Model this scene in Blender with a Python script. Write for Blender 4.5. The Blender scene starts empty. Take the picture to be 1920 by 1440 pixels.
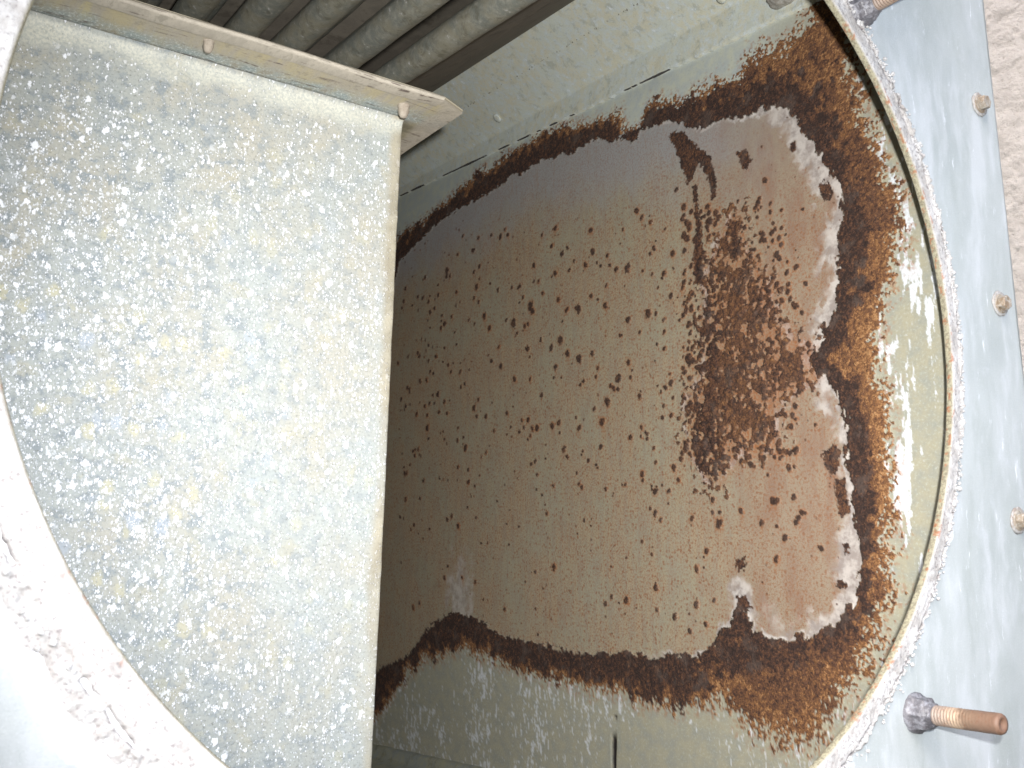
import bpy, bmesh, math, random
import numpy as np
from mathutils import Vector, Matrix
random.seed(7); rng = np.random.default_rng(11)
scene = bpy.context.scene
COL = scene.collection

# ------------------------------------------------------------------ camera
F_PX = 1800.0
CAM = np.array([0.0, 0.0, 1.4])
PITCH = math.atan((1030 - 720) / F_PX); ROLL = math.radians(0.9)
_F = np.array([0, math.cos(PITCH), math.sin(PITCH)])
_U = np.array([0, -math.sin(PITCH), math.cos(PITCH)])
_X = np.array([1.0, 0, 0])
CX = math.cos(ROLL) * _X + math.sin(ROLL) * _U
CU = -math.sin(ROLL) * _X + math.cos(ROLL) * _U
cd = bpy.data.cameras.new('camera'); cam = bpy.data.objects.new('camera', cd); COL.objects.link(cam)
m = Matrix(((CX[0], CU[0], -_F[0]), (CX[1], CU[1], -_F[1]), (CX[2], CU[2], -_F[2]))).to_4x4()
m.translation = Vector(CAM); cam.matrix_world = m
cd.sensor_width = 36; cd.lens = F_PX / 1920 * 36; cd.clip_start = 0.01; cd.clip_end = 200
cd.dof.use_dof = True; cd.dof.focus_distance = 0.85; cd.dof.aperture_fstop = 24
scene.camera = cam

# ------------------------------------------------------------------ light
SUN_EL, SUN_ROT = math.radians(48), math.radians(200)
w = bpy.data.worlds.new('World'); scene.world = w; w.use_nodes = True
nt = w.node_tree; sky = nt.nodes.new('ShaderNodeTexSky'); sky.sky_type = 'NISHITA'; sky.sun_disc = False
sky.sun_elevation = SUN_EL; sky.sun_rotation = SUN_ROT; sky.air_density = 1.0; sky.dust_density = 3.0
nt.links.new(sky.outputs[0], nt.nodes['Background'].inputs[0]); nt.nodes['Background'].inputs[1].default_value = 0.14
sl = bpy.data.lights.new('sun', 'SUN'); sl.energy = 0.6; sl.angle = math.radians(25); sl.color = (1, 0.97, 0.92)
so = bpy.data.objects.new('sun', sl); COL.objects.link(so)
# sky sun_rotation is clockwise from +Y
sd = Vector((math.sin(SUN_ROT) * math.cos(SUN_EL), math.cos(SUN_ROT) * math.cos(SUN_EL), math.sin(SUN_EL)))
so.rotation_euler = sd.to_track_quat('Z', 'Y').to_euler()
# the camera's own flash: beside and above the lens
fl = bpy.data.lights.new('camera_flash', 'SPOT'); fl.energy = 22.5; fl.spot_size = math.radians(93.5); fl.spot_blend = 1.0; fl.shadow_soft_size = 0.007; fl.color = (0.985, 0.99, 1.0)
fo = bpy.data.objects.new('camera_flash', fl); COL.objects.link(fo)
fo.matrix_world = Matrix.Translation(Vector(CAM + 0.030 * CX + 0.034 * CU + 0.01 * _F)) @ cam.matrix_world.to_3x3().to_4x4() @ Matrix.Rotation(math.radians(-3), 4, 'Y')
scene.view_settings.view_transform = 'Standard'; scene.view_settings.look = 'None'
scene.view_settings.exposure = 1.22; scene.view_settings.gamma = 1.0

# ------------------------------------------------------------------ geometry helpers
def ray(px, py):
    d = _F * F_PX + (px - 960) * CX - (py - 720) * CU
    return d / np.linalg.norm(d)
def hit(px, py, P0, n):                       # where a sight line meets a plane
    d = ray(px, py); t = np.dot(P0 - CAM, n) / np.dot(d, n)
    return CAM + d * t
def azdir(deg): a = math.radians(deg); return np.array([math.sin(a), math.cos(a), 0.0])
Z = np.array([0, 0, 1.0])
def tag(o, label=None, cat=None, group=None, kind=None):
    for k, v in (('label', label), ('category', cat), ('group', group), ('kind', kind)):
        if v: o[k] = v
    return o
def empty(name, loc):
    o = bpy.data.objects.new(name, None); o.location = Vector(loc); o.empty_display_size = .05; COL.objects.link(o); return o
def link(name, me, mat, parent=None, smooth=False):
    o = bpy.data.objects.new(name, me); COL.objects.link(o)
    if mat: me.materials.append(mat)
    if smooth: me.polygons.foreach_set('use_smooth', [True] * len(me.polygons))
    if parent is not None:
        o.parent = parent
        p = parent; off = Vector((0, 0, 0))
        while p is not None: off += p.location; p = p.parent
        o.location = -off
    return o
def mesh_grid(name, V, mat, parent=None, wrap=False, smooth=True, attrs=None, uvm=None):
    """V: (rows, cols, 3) array of points"""
    r, c = V.shape[:2]
    idx = np.arange(r * c).reshape(r, c)
    if wrap: idx = np.concatenate([idx, idx[:1]], 0)
    f = np.stack([idx[:-1, :-1], idx[:-1, 1:], idx[1:, 1:], idx[1:, :-1]], -1).reshape(-1, 4)
    me = bpy.data.meshes.new(name)
    me.vertices.add(r * c); me.vertices.foreach_set('co', V.reshape(-1).astype(np.float32))
    n = len(f); me.loops.add(n * 4); me.loops.foreach_set('vertex_index', f.reshape(-1).astype(np.int32))
    me.polygons.add(n); me.polygons.foreach_set('loop_start', (np.arange(n) * 4).astype(np.int32))
    me.update(calc_edges=True); me.validate()
    for k, a in (attrs or {}).items():
        at = me.attributes.new(k, 'FLOAT_COLOR', 'POINT')
        q = np.ones((r * c, 4), np.float32); q[:, :3] = a.reshape(-1, 3); at.data.foreach_set('color', q.reshape(-1))
    if uvm is not None:
        at = me.attributes.new('flat', 'FLOAT_VECTOR', 'POINT'); at.data.foreach_set('vector', uvm.reshape(-1).astype(np.float32))
    return link(name, me, mat, parent, smooth)
def from_bm(name, bm, mat, parent=None, smooth=False):
    me = bpy.data.meshes.new(name); bmesh.ops.recalc_face_normals(bm, faces=bm.faces); bm.to_mesh(me); bm.free()
    return link(name, me, mat, parent, smooth)
def slab(name, pts, thick, mat, parent=None, bevel=0.0):
    """flat polygon pts extruded by the vector thick"""
    bm = bmesh.new()
    a = [bm.verts.new(Vector(p)) for p in pts]; b = [bm.verts.new(Vector(np.array(p) + thick)) for p in pts]
    bm.faces.new(a); bm.faces.new(b[::-1])
    for i in range(len(pts)): bm.faces.new((a[i], b[i], b[(i + 1) % len(pts)], a[(i + 1) % len(pts)]))
    if bevel: bmesh.ops.bevel(bm, geom=bm.edges[:], offset=bevel, segments=2, affect='EDGES')
    return from_bm(name, bm, mat, parent)
def frame(axis):
    a = np.array(axis, float); a /= np.linalg.norm(a)
    t = np.array([0, 0, 1.]) if abs(a[2]) < .9 else np.array([1., 0, 0])
    x = np.cross(t, a); x /= np.linalg.norm(x); y = np.cross(a, x); return x, y, a
def lathe(name, P, axis, prof, mat, parent=None, seg=32, smooth=True, hexn=None, jitter=0.0):
    """prof: list of (distance along axis, radius); hexn -> hexagon section"""
    x, y, a = frame(axis); n = hexn or seg
    V = []
    for (h, r) in prof:
        row = []
        for k in range(n):
            an = 2 * math.pi * k / n
            rr = r * (1 + (random.uniform(-jitter, jitter) if jitter else 0))
            row.append(P + a * h + (x * math.cos(an) + y * math.sin(an)) * rr)
        V.append(row)
    bm = bmesh.new(); R = [[bm.verts.new(Vector(p)) for p in row] for row in V]
    for i in range(len(R) - 1):
        for k in range(n): bm.faces.new((R[i][k], R[i][(k + 1) % n], R[i + 1][(k + 1) % n], R[i + 1][k]))
    bm.faces.new(R[0][::-1]); bm.faces.new(R[-1])
    return from_bm(name, bm, mat, parent, smooth)

# ------------------------------------------------------------------ numpy noise
def vnoise(u, v, s, seed):
    """smooth value noise, features of size s, range 0..1"""
    r = np.random.default_rng(seed); N = 512; T = r.random((N, N)).astype(np.float32)
    a = u / s + seed * 1.7; b = v / s + seed * 2.3
    i = np.floor(a).astype(int); j = np.floor(b).astype(int); fa = a - i; fb = b - j
    fa = fa * fa * (3 - 2 * fa); fb = fb * fb * (3 - 2 * fb)
    g = lambda ii, jj: T[ii % N, jj % N]
    return (g(i, j) * (1 - fa) + g(i + 1, j) * fa) * (1 - fb) + (g(i, j + 1) * (1 - fa) + g(i + 1, j + 1) * fa) * fb
def fbm(u, v, s, seed, oct=4, gain=.55):
    t = 0; a = 1; n = 0
    for k in range(oct): t = t + a * vnoise(u, v, s / 2 ** k, seed + 13 * k); n += a; a *= gain
    return t / n
def cell(u, v, s, seed):
    """distance to nearest random point (in units of s) and that point's random value"""
    r = np.random.default_rng(seed); N = 256
    Jx = r.random((N, N)); Jy = r.random((N, N)); Rn = r.random((N, N))
    a = u / s + 40; b = v / s + 40; i = np.floor(a).astype(int); j = np.floor(b).astype(int)
    best = np.full(u.shape, 9.0); val = np.zeros(u.shape)
    for di in (-1, 0, 1):
        for dj in (-1, 0, 1):
            ii = (i + di) % N; jj = (j + dj) % N
            d = np.hypot(i + di + Jx[ii, jj] - a, j + dj + Jy[ii, jj] - b)
            k = d < best; best = np.where(k, d, best); val = np.where(k, Rn[ii, jj], val)
    return best, val
def sstep(a, b, x):
    t = np.clip((x - a) / (b - a), 0, 1); return t * t * (3 - 2 * t)
def sdf(u, v, poly):
    """signed distance, positive inside"""
    P = np.array(poly); d = np.full(u.shape, 1e9); ins = np.zeros(u.shape, bool)
    for k in range(len(P)):
        x0, y0 = P[k]; x1, y1 = P[(k + 1) % len(P)]
        ex, ey = x1 - x0, y1 - y0; L = ex * ex + ey * ey + 1e-12
        t = np.clip(((u - x0) * ex + (v - y0) * ey) / L, 0, 1)
        d = np.minimum(d, np.hypot(u - x0 - t * ex, v - y0 - t * ey))
        c = ((y0 > v) != (y1 > v)) & (u < (x1 - x0) * (v - y0) / (y1 - y0 + 1e-12) + x0); ins ^= c
    return np.where(ins, d, -d)

# ------------------------------------------------------------------ material helpers
def s2l(c): return tuple(((x / 255) / 12.92 if x / 255 <= .04045 else ((x / 255 + .055) / 1.055) ** 2.4) for x in c)
class M:
    def __init__(s, name, rough=.7, metal=0.0):
        s.m = bpy.data.materials.new(name); s.m.use_nodes = True; s.t = s.m.node_tree; s.N = s.t.nodes; s.b = s.N['Principled BSDF']
        s.b.inputs['Roughness'].default_value = rough; s.b.inputs['Metallic'].default_value = metal
        s.tc = s.N.new('ShaderNodeTexCoord')
    def set(s, sock, v):
        if isinstance(v, bpy.types.NodeSocket): s.t.links.new(v, sock)
        elif isinstance(v, (tuple, list)) and len(v) == 3 and len(sock.default_value) == 4: sock.default_value = (*v, 1)
        else: sock.default_value = v
    def map(s, vec=None, scale=(1, 1, 1), loc=(0, 0, 0), rot=(0, 0, 0)):
        n = s.N.new('ShaderNodeMapping'); s.set(n.inputs[0], vec or s.tc.outputs['Object'])
        n.inputs['Scale'].default_value = scale; n.inputs['Location'].default_value = loc; n.inputs['Rotation'].default_value = rot; return n.outputs[0]
    def attr(s, name):
        n = s.N.new('ShaderNodeAttribute'); n.attribute_name = name; return n
    def rgb(s, name):
        n = s.N.new('ShaderNodeSeparateColor'); s.t.links.new(s.attr(name).outputs['Color'], n.inputs[0]); return n.outputs
    def noise(s, vec, scale, detail=4, rough=.6, dist=0):
        n = s.N.new('ShaderNodeTexNoise'); s.set(n.inputs['Vector'], vec); n.inputs['Scale'].default_value = scale
        n.inputs['Detail'].default_value = detail; n.inputs['Roughness'].default_value = rough; n.inputs['Distortion'].default_value = dist; return n.outputs[0]
    def vor(s, vec, scale, feature='F1', rand=1.0):
        n = s.N.new('ShaderNodeTexVoronoi'); s.set(n.inputs['Vector'], vec); n.inputs['Scale'].default_value = scale
        n.feature = feature; n.inputs['Randomness'].default_value = rand; return n.outputs
    def mr(s, x, a, b, c=0.0, d=1.0, smooth=True):
        n = s.N.new('ShaderNodeMapRange'); n.interpolation_type = 'SMOOTHSTEP' if smooth else 'LINEAR'
        s.set(n.inputs[0], x)
        for k, q in zip((1, 2, 3, 4), (a, b, c, d)): s.set(n.inputs[k], q)
        return n.outputs[0]
    def math(s, op, a, b=0.0, clamp=False):
        n = s.N.new('ShaderNodeMath'); n.operation = op; n.use_clamp = clamp; s.set(n.inputs[0], a); s.set(n.inputs[1], b); return n.outputs[0]
    def mix(s, fac, a, b, blend='MIX'):
        n = s.N.new('ShaderNodeMix'); n.data_type = 'RGBA'; n.blend_type = blend
        s.set(n.inputs['Factor'], fac); s.set(n.inputs[6], a); s.set(n.inputs[7], b); return n.outputs[2]
    def ramp(s, fac, stops):
        n = s.N.new('ShaderNodeValToRGB'); s.set(n.inputs[0], fac); e = n.color_ramp.elements
        while len(e) < len(stops): e.new(.5)
        for k, (p, c) in enumerate(stops): e[k].position = p; e[k].color = (*c, 1)
        return n.outputs[0]
    def sep(s, vec):
        n = s.N.new('ShaderNodeSeparateXYZ'); s.set(n.inputs[0], vec); return n.outputs
    def warp(s, vec, scale, amt):
        n = s.N.new('ShaderNodeTexNoise'); s.set(n.inputs['Vector'], vec); n.inputs['Scale'].default_value = scale; n.inputs['Detail'].default_value = 3
        a = s.N.new('ShaderNodeVectorMath'); a.operation = 'SUBTRACT'; s.t.links.new(n.outputs['Color'], a.inputs[0]); a.inputs[1].default_value = (.5, .5, .5)
        b = s.N.new('ShaderNodeVectorMath'); b.operation = 'SCALE'; s.t.links.new(a.outputs[0], b.inputs[0]); b.inputs['Scale'].default_value = amt
        c = s.N.new('ShaderNodeVectorMath'); c.operation = 'ADD'; s.set(c.inputs[0], vec); s.t.links.new(b.outputs[0], c.inputs[1]); return c.outputs[0]
    def bump(s, h, dist, strength=1.0, prev=None):
        n = s.N.new('ShaderNodeBump'); s.set(n.inputs['Height'], h); n.inputs['Distance'].default_value = dist; n.inputs['Strength'].default_value = strength
        if prev: s.t.links.new(prev, n.inputs['Normal'])
        s.t.links.new(n.outputs[0], s.b.inputs['Normal']); return n.outputs[0]
    def color(s, c): s.set(s.b.inputs['Base Color'], c)

# --- rusted side wall
def mat_wall():
    g = M('rusted_side_wall_metal', .62); v = g.attr('flat').outputs['Vector']
    m1 = g.rgb('m1'); m2 = g.rgb('m2'); m3 = g.rgb('m3')
    rust, tone, bare = m1; white, red, stain = m2; crack, cool, fringe = m3
    big = g.noise(v, 14, 4, .6); med = g.noise(v, 70, 5, .65); fine = g.noise(v, 420, 3, .7); gr = g.noise(v, 1100, 2, .6)
    vs = g.map(v, (6, 1, 1)); streak = g.noise(vs, 22, 5, .6)
    galv = g.mix(cool, s2l((162, 156, 134)), s2l((170, 176, 172)))
    galv = g.mix(g.mr(med, .35, .7), galv, g.mix(cool, s2l((148, 148, 136)), s2l((184, 186, 168))))
    galv = g.mix(g.mr(fine, .5, .75, 0, .5), galv, s2l((188, 192, 180)))
    galv = g.mix(g.mr(fine, .42, .3, 0, .35), galv, s2l((128, 130, 104)))
    bc = g.mix(g.mr(big, .35, .65), s2l((158, 150, 126)), s2l((164, 147, 120)))
    bc = g.mix(g.mr(streak, .35, .7, 0, .55), bc, s2l((142, 140, 128)))
    bc = g.mix(cool, bc, s2l((150, 150, 150)))
    bc = g.mix(g.mr(streak, .5, .72, 0, .35), bc, s2l((152, 124, 98)))
    bc = g.mix(red, bc, g.mix(g.mr(g.noise(g.map(v, (3, 1, 1)), 16, 4, .6), .4, .68), s2l((150, 134, 114)), s2l((140, 115, 97))))
    # fine rust freckles over bare steel
    fr = g.vor(g.warp(v, 300, .003), 230)
    f1 = g.math('MULTIPLY', g.mr(fr[0], .48, .15), g.mr(g.sep(fr[1])[0], .42, .7))
    f1 = g.math('MULTIPLY', f1, g.math('SUBTRACT', 1.0, g.math('MULTIPLY', cool, .8)))
    bc = g.mix(g.math('MULTIPLY', f1, .75), bc, s2l((132, 84, 54)))
    fz = g.math('MULTIPLY', g.mr(fine, .46, .64), g.mr(big, .3, .6, .5, 1))
    bc = g.mix(g.math('MULTIPLY', fz, .85), bc, g.mix(cool, s2l((142, 100, 70)), s2l((140, 126, 122))))
    bc = g.mix(g.mr(gr, .42, .28, 0, .7), bc, s2l((96, 74, 56)))
    bc = g.mix(g.mr(gr, .6, .75, 0, .4), bc, s2l((186, 176, 156)))
    bc = g.mix(fringe, bc, g.mix(g.mr(med, .38, .6), s2l((150, 140, 134)), s2l((194, 186, 178))))
    base = g.mix(bare, galv, bc)
    base = g.mix(g.math('MULTIPLY', white, g.mr(fine, .3, .6, .6, 1)), base, s2l((214, 217, 220)))
    base = g.mix(g.math('MULTIPLY', stain, g.mr(fine, .35, .6, .4, .9)), base, s2l((152, 94, 50)))
    # crust colours: dark scale, brown, ochre, pale flecks
    n1 = g.noise(v, 230, 6, .8); n2 = g.noise(v, 560, 4, .8)
    vr = g.vor(g.warp(v, 260, .004), 330)
    x = g.math('ADD', tone, g.math('MULTIPLY', g.math('SUBTRACT', n1, .5), 1.7))
    x = g.math('ADD', x, g.math('MULTIPLY', g.math('SUBTRACT', g.sep(vr[1])[1], .5), .36))
    vq = g.vor(g.warp(v, 500, .002), 620)
    x = g.math('ADD', x, g.math('MULTIPLY', g.math('SUBTRACT', g.sep(vq[1])[0], .5), .28))
    x = g.math('ADD', x, g.math('MULTIPLY', g.math('SUBTRACT', n2, .5), 1.0), True)
    rc = g.ramp(x, [(0, s2l((46, 31, 25))), (.2, s2l((68, 45, 34))), (.4, s2l((92, 60, 40))), (.58, s2l((102, 70, 46))), (.78, s2l((128, 86, 50))), (1, s2l((160, 120, 80)))])
    cold = g.math('MULTIPLY', g.mr(g.noise(v, 45, 4, .6), .52, .66), g.mr(tone, .5, .2, 0, .6))
    rc = g.mix(cold, rc, s2l((84, 70, 62)))
    rc = g.mix(g.math('MULTIPLY', g.mr(n2, .60, .70), g.mr(tone, .1, .7, .25, .9)), rc, s2l((186, 148, 102)))
    rc = g.mix(g.mr(n2, .42, .34, 0, .8), rc, s2l((40, 24, 17)))
    base = g.mix(rust, base, rc)
    base = g.mix(crack, base, s2l((30, 24, 24)))
    g.color(base)
    g.set(g.b.inputs['Roughness'], g.mix(rust, g.mr(med, .3, .7, .6, .8), (.92, .92, .92)))
    h = g.math('ADD', g.math('MULTIPLY', n2, g.math('ADD', g.math('MULTIPLY', rust, .4), .12)), g.math('MULTIPLY', g.mr(vr[0], 0, .6, 1, 0), rust))
    g.bump(h, .0008, .7)
    return g.m

def galv(name, c1, c2, c3, rough=.5, scale=1.0, white=.0, stretch=(1, 1, 1), dark=None):
    """weathered zinc: mottled, streaked, speckled"""
    g = M(name, rough); v = g.map(None, stretch)
    a = g.noise(v, 18 * scale, 5, .62); b = g.noise(v, 80 * scale, 5, .7); f = g.noise(g.tc.outputs['Object'], 700, 3, .7)
    c = g.mix(g.mr(a, .38, .6), s2l(c1), s2l(c2)); c = g.mix(g.mr(b, .44, .62, 0, .8), c, s2l(c3))
    b2 = g.noise(g.warp(v, 30 * scale, .02), 45 * scale, 6, .75); c = g.mix(g.mr(b2, .47, .36, 0, .55), c, s2l(tuple(max(0, x - 38) for x in c1)))
    if white: c = g.mix(g.mr(b, .62, .72, 0, white), c, s2l((236, 238, 240)))
    c = g.mix(g.mr(f, .58, .72, 0, .35), c, s2l(tuple(min(255, x + 35) for x in c1)))
    c = g.mix(g.mr(f, .42, .3, 0, .4), c, s2l(dark or tuple(max(0, x - 45) for x in c1)))
    g.color(c); g.set(g.b.inputs['Roughness'], g.mr(b, .3, .7, rough - .08, rough + .14))
    g.bump(g.math('ADD', g.math('MULTIPLY', b, .7), f), .0006, .6)
    return g.m

# --- front panel: pale blue-grey zinc with runs; salt deposit around the opening
PAN_D, PAN_AZ = 0.40, 58.0
Upan = azdir(PAN_AZ); Npan = np.array([math.cos(math.radians(PAN_AZ)), -math.sin(math.radians(PAN_AZ)), 0.0])
R0 = 0.337 * PAN_D / .45; SC = PAN_D / .45
C0 = CAM - Npan * PAN_D + Upan * (.353 * SC) + Z * (.159 * SC)      # centre of the opening

def pan(u, v, h=0): return C0 + Upan * u + Z * v + Npan * h
def pan_uv(px, py):
    q = hit(px, py, C0, Npan) - C0; return float(q @ Upan), float(q[2])

def mat_panel():
    g = M('galvanised_panel_metal', .42); v = g.attr('flat').outputs['Vector']
    w_ = g.warp(v, 14, .02); vs = g.map(w_, (4, 1, 1)); a = g.noise(v, 9, 4, .6); st = g.noise(vs, 9, 5, .6); b = g.noise(v, 60, 4, .65); f = g.noise(v, 900, 3, .7)
    c = g.mix(g.mr(a, .3, .7), s2l((152, 158, 158)), s2l((166, 171, 172)))
    c = g.mix(g.mr(st, .48, .68, 0, .7), c, s2l((182, 186, 190)))
    c = g.mix(g.mr(st, .48, .32, 0, .6), c, s2l((146, 152, 150)))
    ws = g.noise(g.map(g.warp(v, 60, .006), (6, 1.0, 1)), 30, 6, .72)
    x = g.sep(v)[0]
    c = g.mix(g.math('MULTIPLY', g.mr(ws, .60, .70), .7), c, s2l((214, 218, 224)))
    c = g.mix(g.mr(b, .55, .75, 0, .3), c, s2l((182, 186, 192)))
    c = g.mix(g.mr(f, .55, .7, 0, .25), c, s2l((196, 202, 208)))
    c = g.mix(g.mr(f, .43, .3, 0, .25), c, s2l((118, 128, 134)))
    salt = g.rgb('m1')[0]
    sn = g.math('ADD', salt, g.math('MULTIPLY', g.math('SUBTRACT', g.noise(v, 90, 6, .7), .5), .9))
    c = g.mix(g.mr(sn, .42, .62, 0, .9), c, s2l((212, 212, 218)))
    g.color(c); g.b.inputs['Metallic'].default_value = 0.0
    g.set(g.b.inputs['Roughness'], g.mr(b, .3, .7, .38, .6))
    g.bump(g.math('ADD', b, g.math('MULTIPLY', f, .5)), .0005, .6)
    return g.m
def mat_rim():
    g = M('salt_crusted_rim', .8); v = g.tc.outputs['Object']; m1 = g.rgb('m1')
    a = g.noise(v, 60, 6, .7); f = g.noise(v, 500, 4, .7)
    c = g.mix(g.mr(a, .38, .6), s2l((158, 154, 151)), s2l((184, 182, 181)))
    c = g.mix(g.mr(f, .47, .34, 0, .75), c, s2l((112, 104, 104)))
    c = g.mix(m1[0], c, g.mix(g.mr(f, .4, .6), s2l((34, 26, 32)), s2l((84, 72, 74))))    # dirt in the joint
    c = g.mix(m1[1], c, g.mix(g.mr(f, .4, .6), s2l((152, 146, 120)), s2l((112, 104, 80))))  # cream inner lip
    c = g.mix(m1[2], c, s2l((142, 84, 48)))                                                  # rust spots
    g.color(c); g.bump(g.math('ADD', a, f), .0012, .8); return g.m

# --- baffle: beige-grey zinc crowded with white, cream and blue-grey flecks
def mat_baffle():
    g = M('speckled_baffle_metal', .6); v = g.attr('flat').outputs['Vector']; m1 = g.rgb('m1')
    dens, grey, edge = m1
    big = g.noise(v, 11, 4, .6); med = g.noise(v, 45, 5, .65); fine = g.noise(v, 520, 4, .75); gr = g.noise(v, 1300, 2, .6)
    st = g.noise(g.map(v, (5, 1, 1)), 16, 5, .62)
    c = g.mix(g.mr(big, .35, .62), s2l((160, 157, 146)), s2l((155, 159, 155)))
    c = g.mix(g.math('MULTIPLY', g.mr(st, .46, .62), g.math('MULTIPLY', grey, .5)), c, s2l((140, 146, 147)))
    c = g.mix(g.math('MULTIPLY', g.mr(g.noise(v, 95, 5, .7), .48, .62), grey), c, s2l((128, 135, 138)))
    c = g.mix(g.mr(med, .45, .33, 0, .45), c, s2l((166, 160, 138)))
    # soft pale and blue patches
    w1 = g.warp(v, 120, .010)
    p = g.vor(g.map(w1, (1.15, 1, 1)), 62); pr = g.sep(p[1])
    pm = g.math('MULTIPLY', g.mr(p[0], .42, .2), g.math('MULTIPLY', dens, .75))
    c = g.mix(g.math('MULTIPLY', pm, g.mr(pr[0], .72, .76)), c, s2l((180, 174, 144)))
    c = g.mix(g.math('MULTIPLY', pm, g.mr(pr[1], .74, .78)), c, s2l((156, 164, 174)))
    c = g.mix(g.mr(fine, .48, .34, 0, .75), c, s2l((108, 109, 102)))
    c = g.mix(g.mr(fine, .55, .7, 0, .45), c, s2l((190, 186, 172)))
    # white flecks of three sizes
    whitec = s2l((230, 232, 236)); tot = None
    for (sc, ww, wa, th, lo, hi, sx) in ((115, 300, .0085, .62, .31, .16, 1.25), (185, 460, .0055, .56, .34, .18, 1.45), (320, 700, .003, .55, .38, .2, 1.5), (600, 1000, .0015, .58, .40, .22, 1.4)):
        wv = g.warp(g.map(v, (sx, 1, 1), (sc * .013, sc * .007, 0)), ww, wa); q = g.vor(wv, sc); r = g.sep(q[1])
        on = g.mr(g.math('ADD', r[0], g.math('MULTIPLY', g.math('SUBTRACT', dens, .5), .62)), th, th + .03)
        rad = g.math('ADD', g.math('MULTIPLY', r[2], .16), -.08)
        k = g.math('MULTIPLY', g.math('MULTIPLY', on, g.mr(r[1], 0, .5, .45, 1)), g.mr(g.math('ADD', q[0], rad), lo, hi))
        tot = k if tot is None else g.math('MAXIMUM', tot, k)
    c = g.mix(g.math('MULTIPLY', tot, .95), c, whitec)
    c = g.mix(g.mr(gr, .36, .26, 0, .55), c, s2l((88, 92, 92)))
    c = g.mix(edge, c, g.mix(g.mr(med, .4, .6), s2l((160, 151, 130)), s2l((138, 128, 106))))
    cove = g.rgb('m2')[0]
    c = g.mix(g.math('MULTIPLY', cove, g.mr(med, .3, .6, .35, 1)), c, g.mix(g.mr(fine, .4, .6), s2l((164, 166, 158)), s2l((190, 188, 174))))
    g.color(c); g.bump(g.math('ADD', g.math('MULTIPLY', tot, .9), g.math('MULTIPLY', fine, .5)), .0009, .6)
    return g.m

def mat_flange():
    g = M('stained_flange_metal', .6); v = g.attr('flat').outputs['Vector']; m1 = g.rgb('m1')
    st = g.noise(g.map(v, (1, 6, 1)), 9, 5, .65); f = g.noise(v, 500, 4, .75); b = g.noise(v, 60, 5, .7)
    c = g.mix(g.mr(st, .35, .6), s2l((170, 158, 126)), s2l((160, 152, 138)))
    c = g.mix(g.mr(st, .55, .68, 0, .8), c, s2l((182, 170, 128)))
    c = g.mix(g.math('MULTIPLY', m1[0], g.mr(b, .3, .6, .3, 1)), c, s2l((138, 148, 146)))   # blue-grey near the fold
    c = g.mix(g.math('MULTIPLY', m1[0], g.mr(f, .52, .62)), c, s2l((196, 200, 196)))
    c = g.mix(m1[1], c, g.mix(g.mr(b, .4, .6), s2l((172, 163, 148)), s2l((156, 148, 134))))  # pinkish hem
    c = g.mix(g.math('MULTIPLY', m1[2], g.mr(b, .35, .55, .4, 1)), c, s2l((118, 112, 92)))   # darker behind the fold, except at the right end
    c = g.mix(g.mr(b, .44, .34, 0, .6), c, s2l((124, 118, 104)))
    ln = g.noise(g.map(g.warp(v, 12, .01), (30, 1, 1)), 9, 4, .7); c = g.mix(g.math('MULTIPLY', g.mr(ln, .56, .62), g.mr(b, .45, .6)), c, s2l((96, 84, 76)))
    c = g.mix(g.mr(f, .44, .3, 0, .5), c, s2l((108, 104, 92)))
    g.color(c); g.bump(g.math('ADD', f, b), .0006, .7); return g.m

WALLM = mat_wall(); PANM = mat_panel(); RIMM = mat_rim(); BAFM = mat_baffle(); FLM = mat_flange()
BEAMM = galv('beam_zinc', (192, 196, 184), (196, 193, 172), (190, 198, 198), .6, 1.8, .55, dark=(120, 122, 112))
TUBEM = galv('tube_zinc', (124, 120, 104), (108, 110, 102), (134, 132, 120), .55, 2.2, .3, dark=(70, 64, 52))
DARKM = galv('dull_grey_sheet', (112, 104, 92), (104, 98, 86), (120, 112, 98), .8, .5)
SHEETM = galv('inner_sheet_zinc', (150, 148, 128), (140, 144, 138), (160, 156, 130), .6, 1.0, .2)
SOCK = galv('crusted_screw_metal', (150, 140, 126), (140, 128, 114), (160, 150, 136), .8, 3.0)
BOLTM = galv('weathered_bolt_zinc', (146, 138, 126), (126, 106, 84), (164, 158, 150), .45, 4.0)
def mat_rod():
    g = M('rusty_threaded_rod', .6); v = g.attr('flat').outputs['Vector']; x = g.sep(v)[0]; f = g.noise(g.tc.outputs['Object'], 500, 4, .7); b = g.noise(g.tc.outputs['Object'], 120, 4, .6)
    t = g.math('ADD', x, g.math('MULTIPLY', g.math('SUBTRACT', b, .5), .5), True)
    c = g.ramp(t, [(0, s2l((134, 124, 118))), (.4, s2l((142, 124, 110))), (.52, s2l((164, 142, 120))), (.62, s2l((118, 96, 78))), (1, s2l((112, 86, 70)))])
    c = g.mix(g.mr(f, .45, .3, 0, .7), c, s2l((110, 68, 46))); g.color(c); g.bump(f, .0004, .6); return g.m
RODM = mat_rod()
SEALB = galv('pale_grey_sealant', (150, 146, 136), (140, 134, 124), (164, 162, 154), .7, 3.0)
SEALM = galv('grey_sealant', (100, 98, 102), (84, 82, 86), (132, 132, 138), .38, 3.0, .2)
def mat_stucco():
    g = M('beige_stucco', .95); v = g.tc.outputs['Object']; a = g.noise(v, 30, 5, .7); f = g.noise(v, 300, 4, .7)
    c = g.mix(g.mr(a, .35, .65), s2l((182, 175, 169)), s2l((170, 163, 157))); c = g.mix(g.mr(f, .42, .3, 0, .4), c, s2l((112, 104, 98)))
    g.color(c); g.bump(f, .003, 1.0); return g.m
STUCM = mat_stucco()

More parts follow.
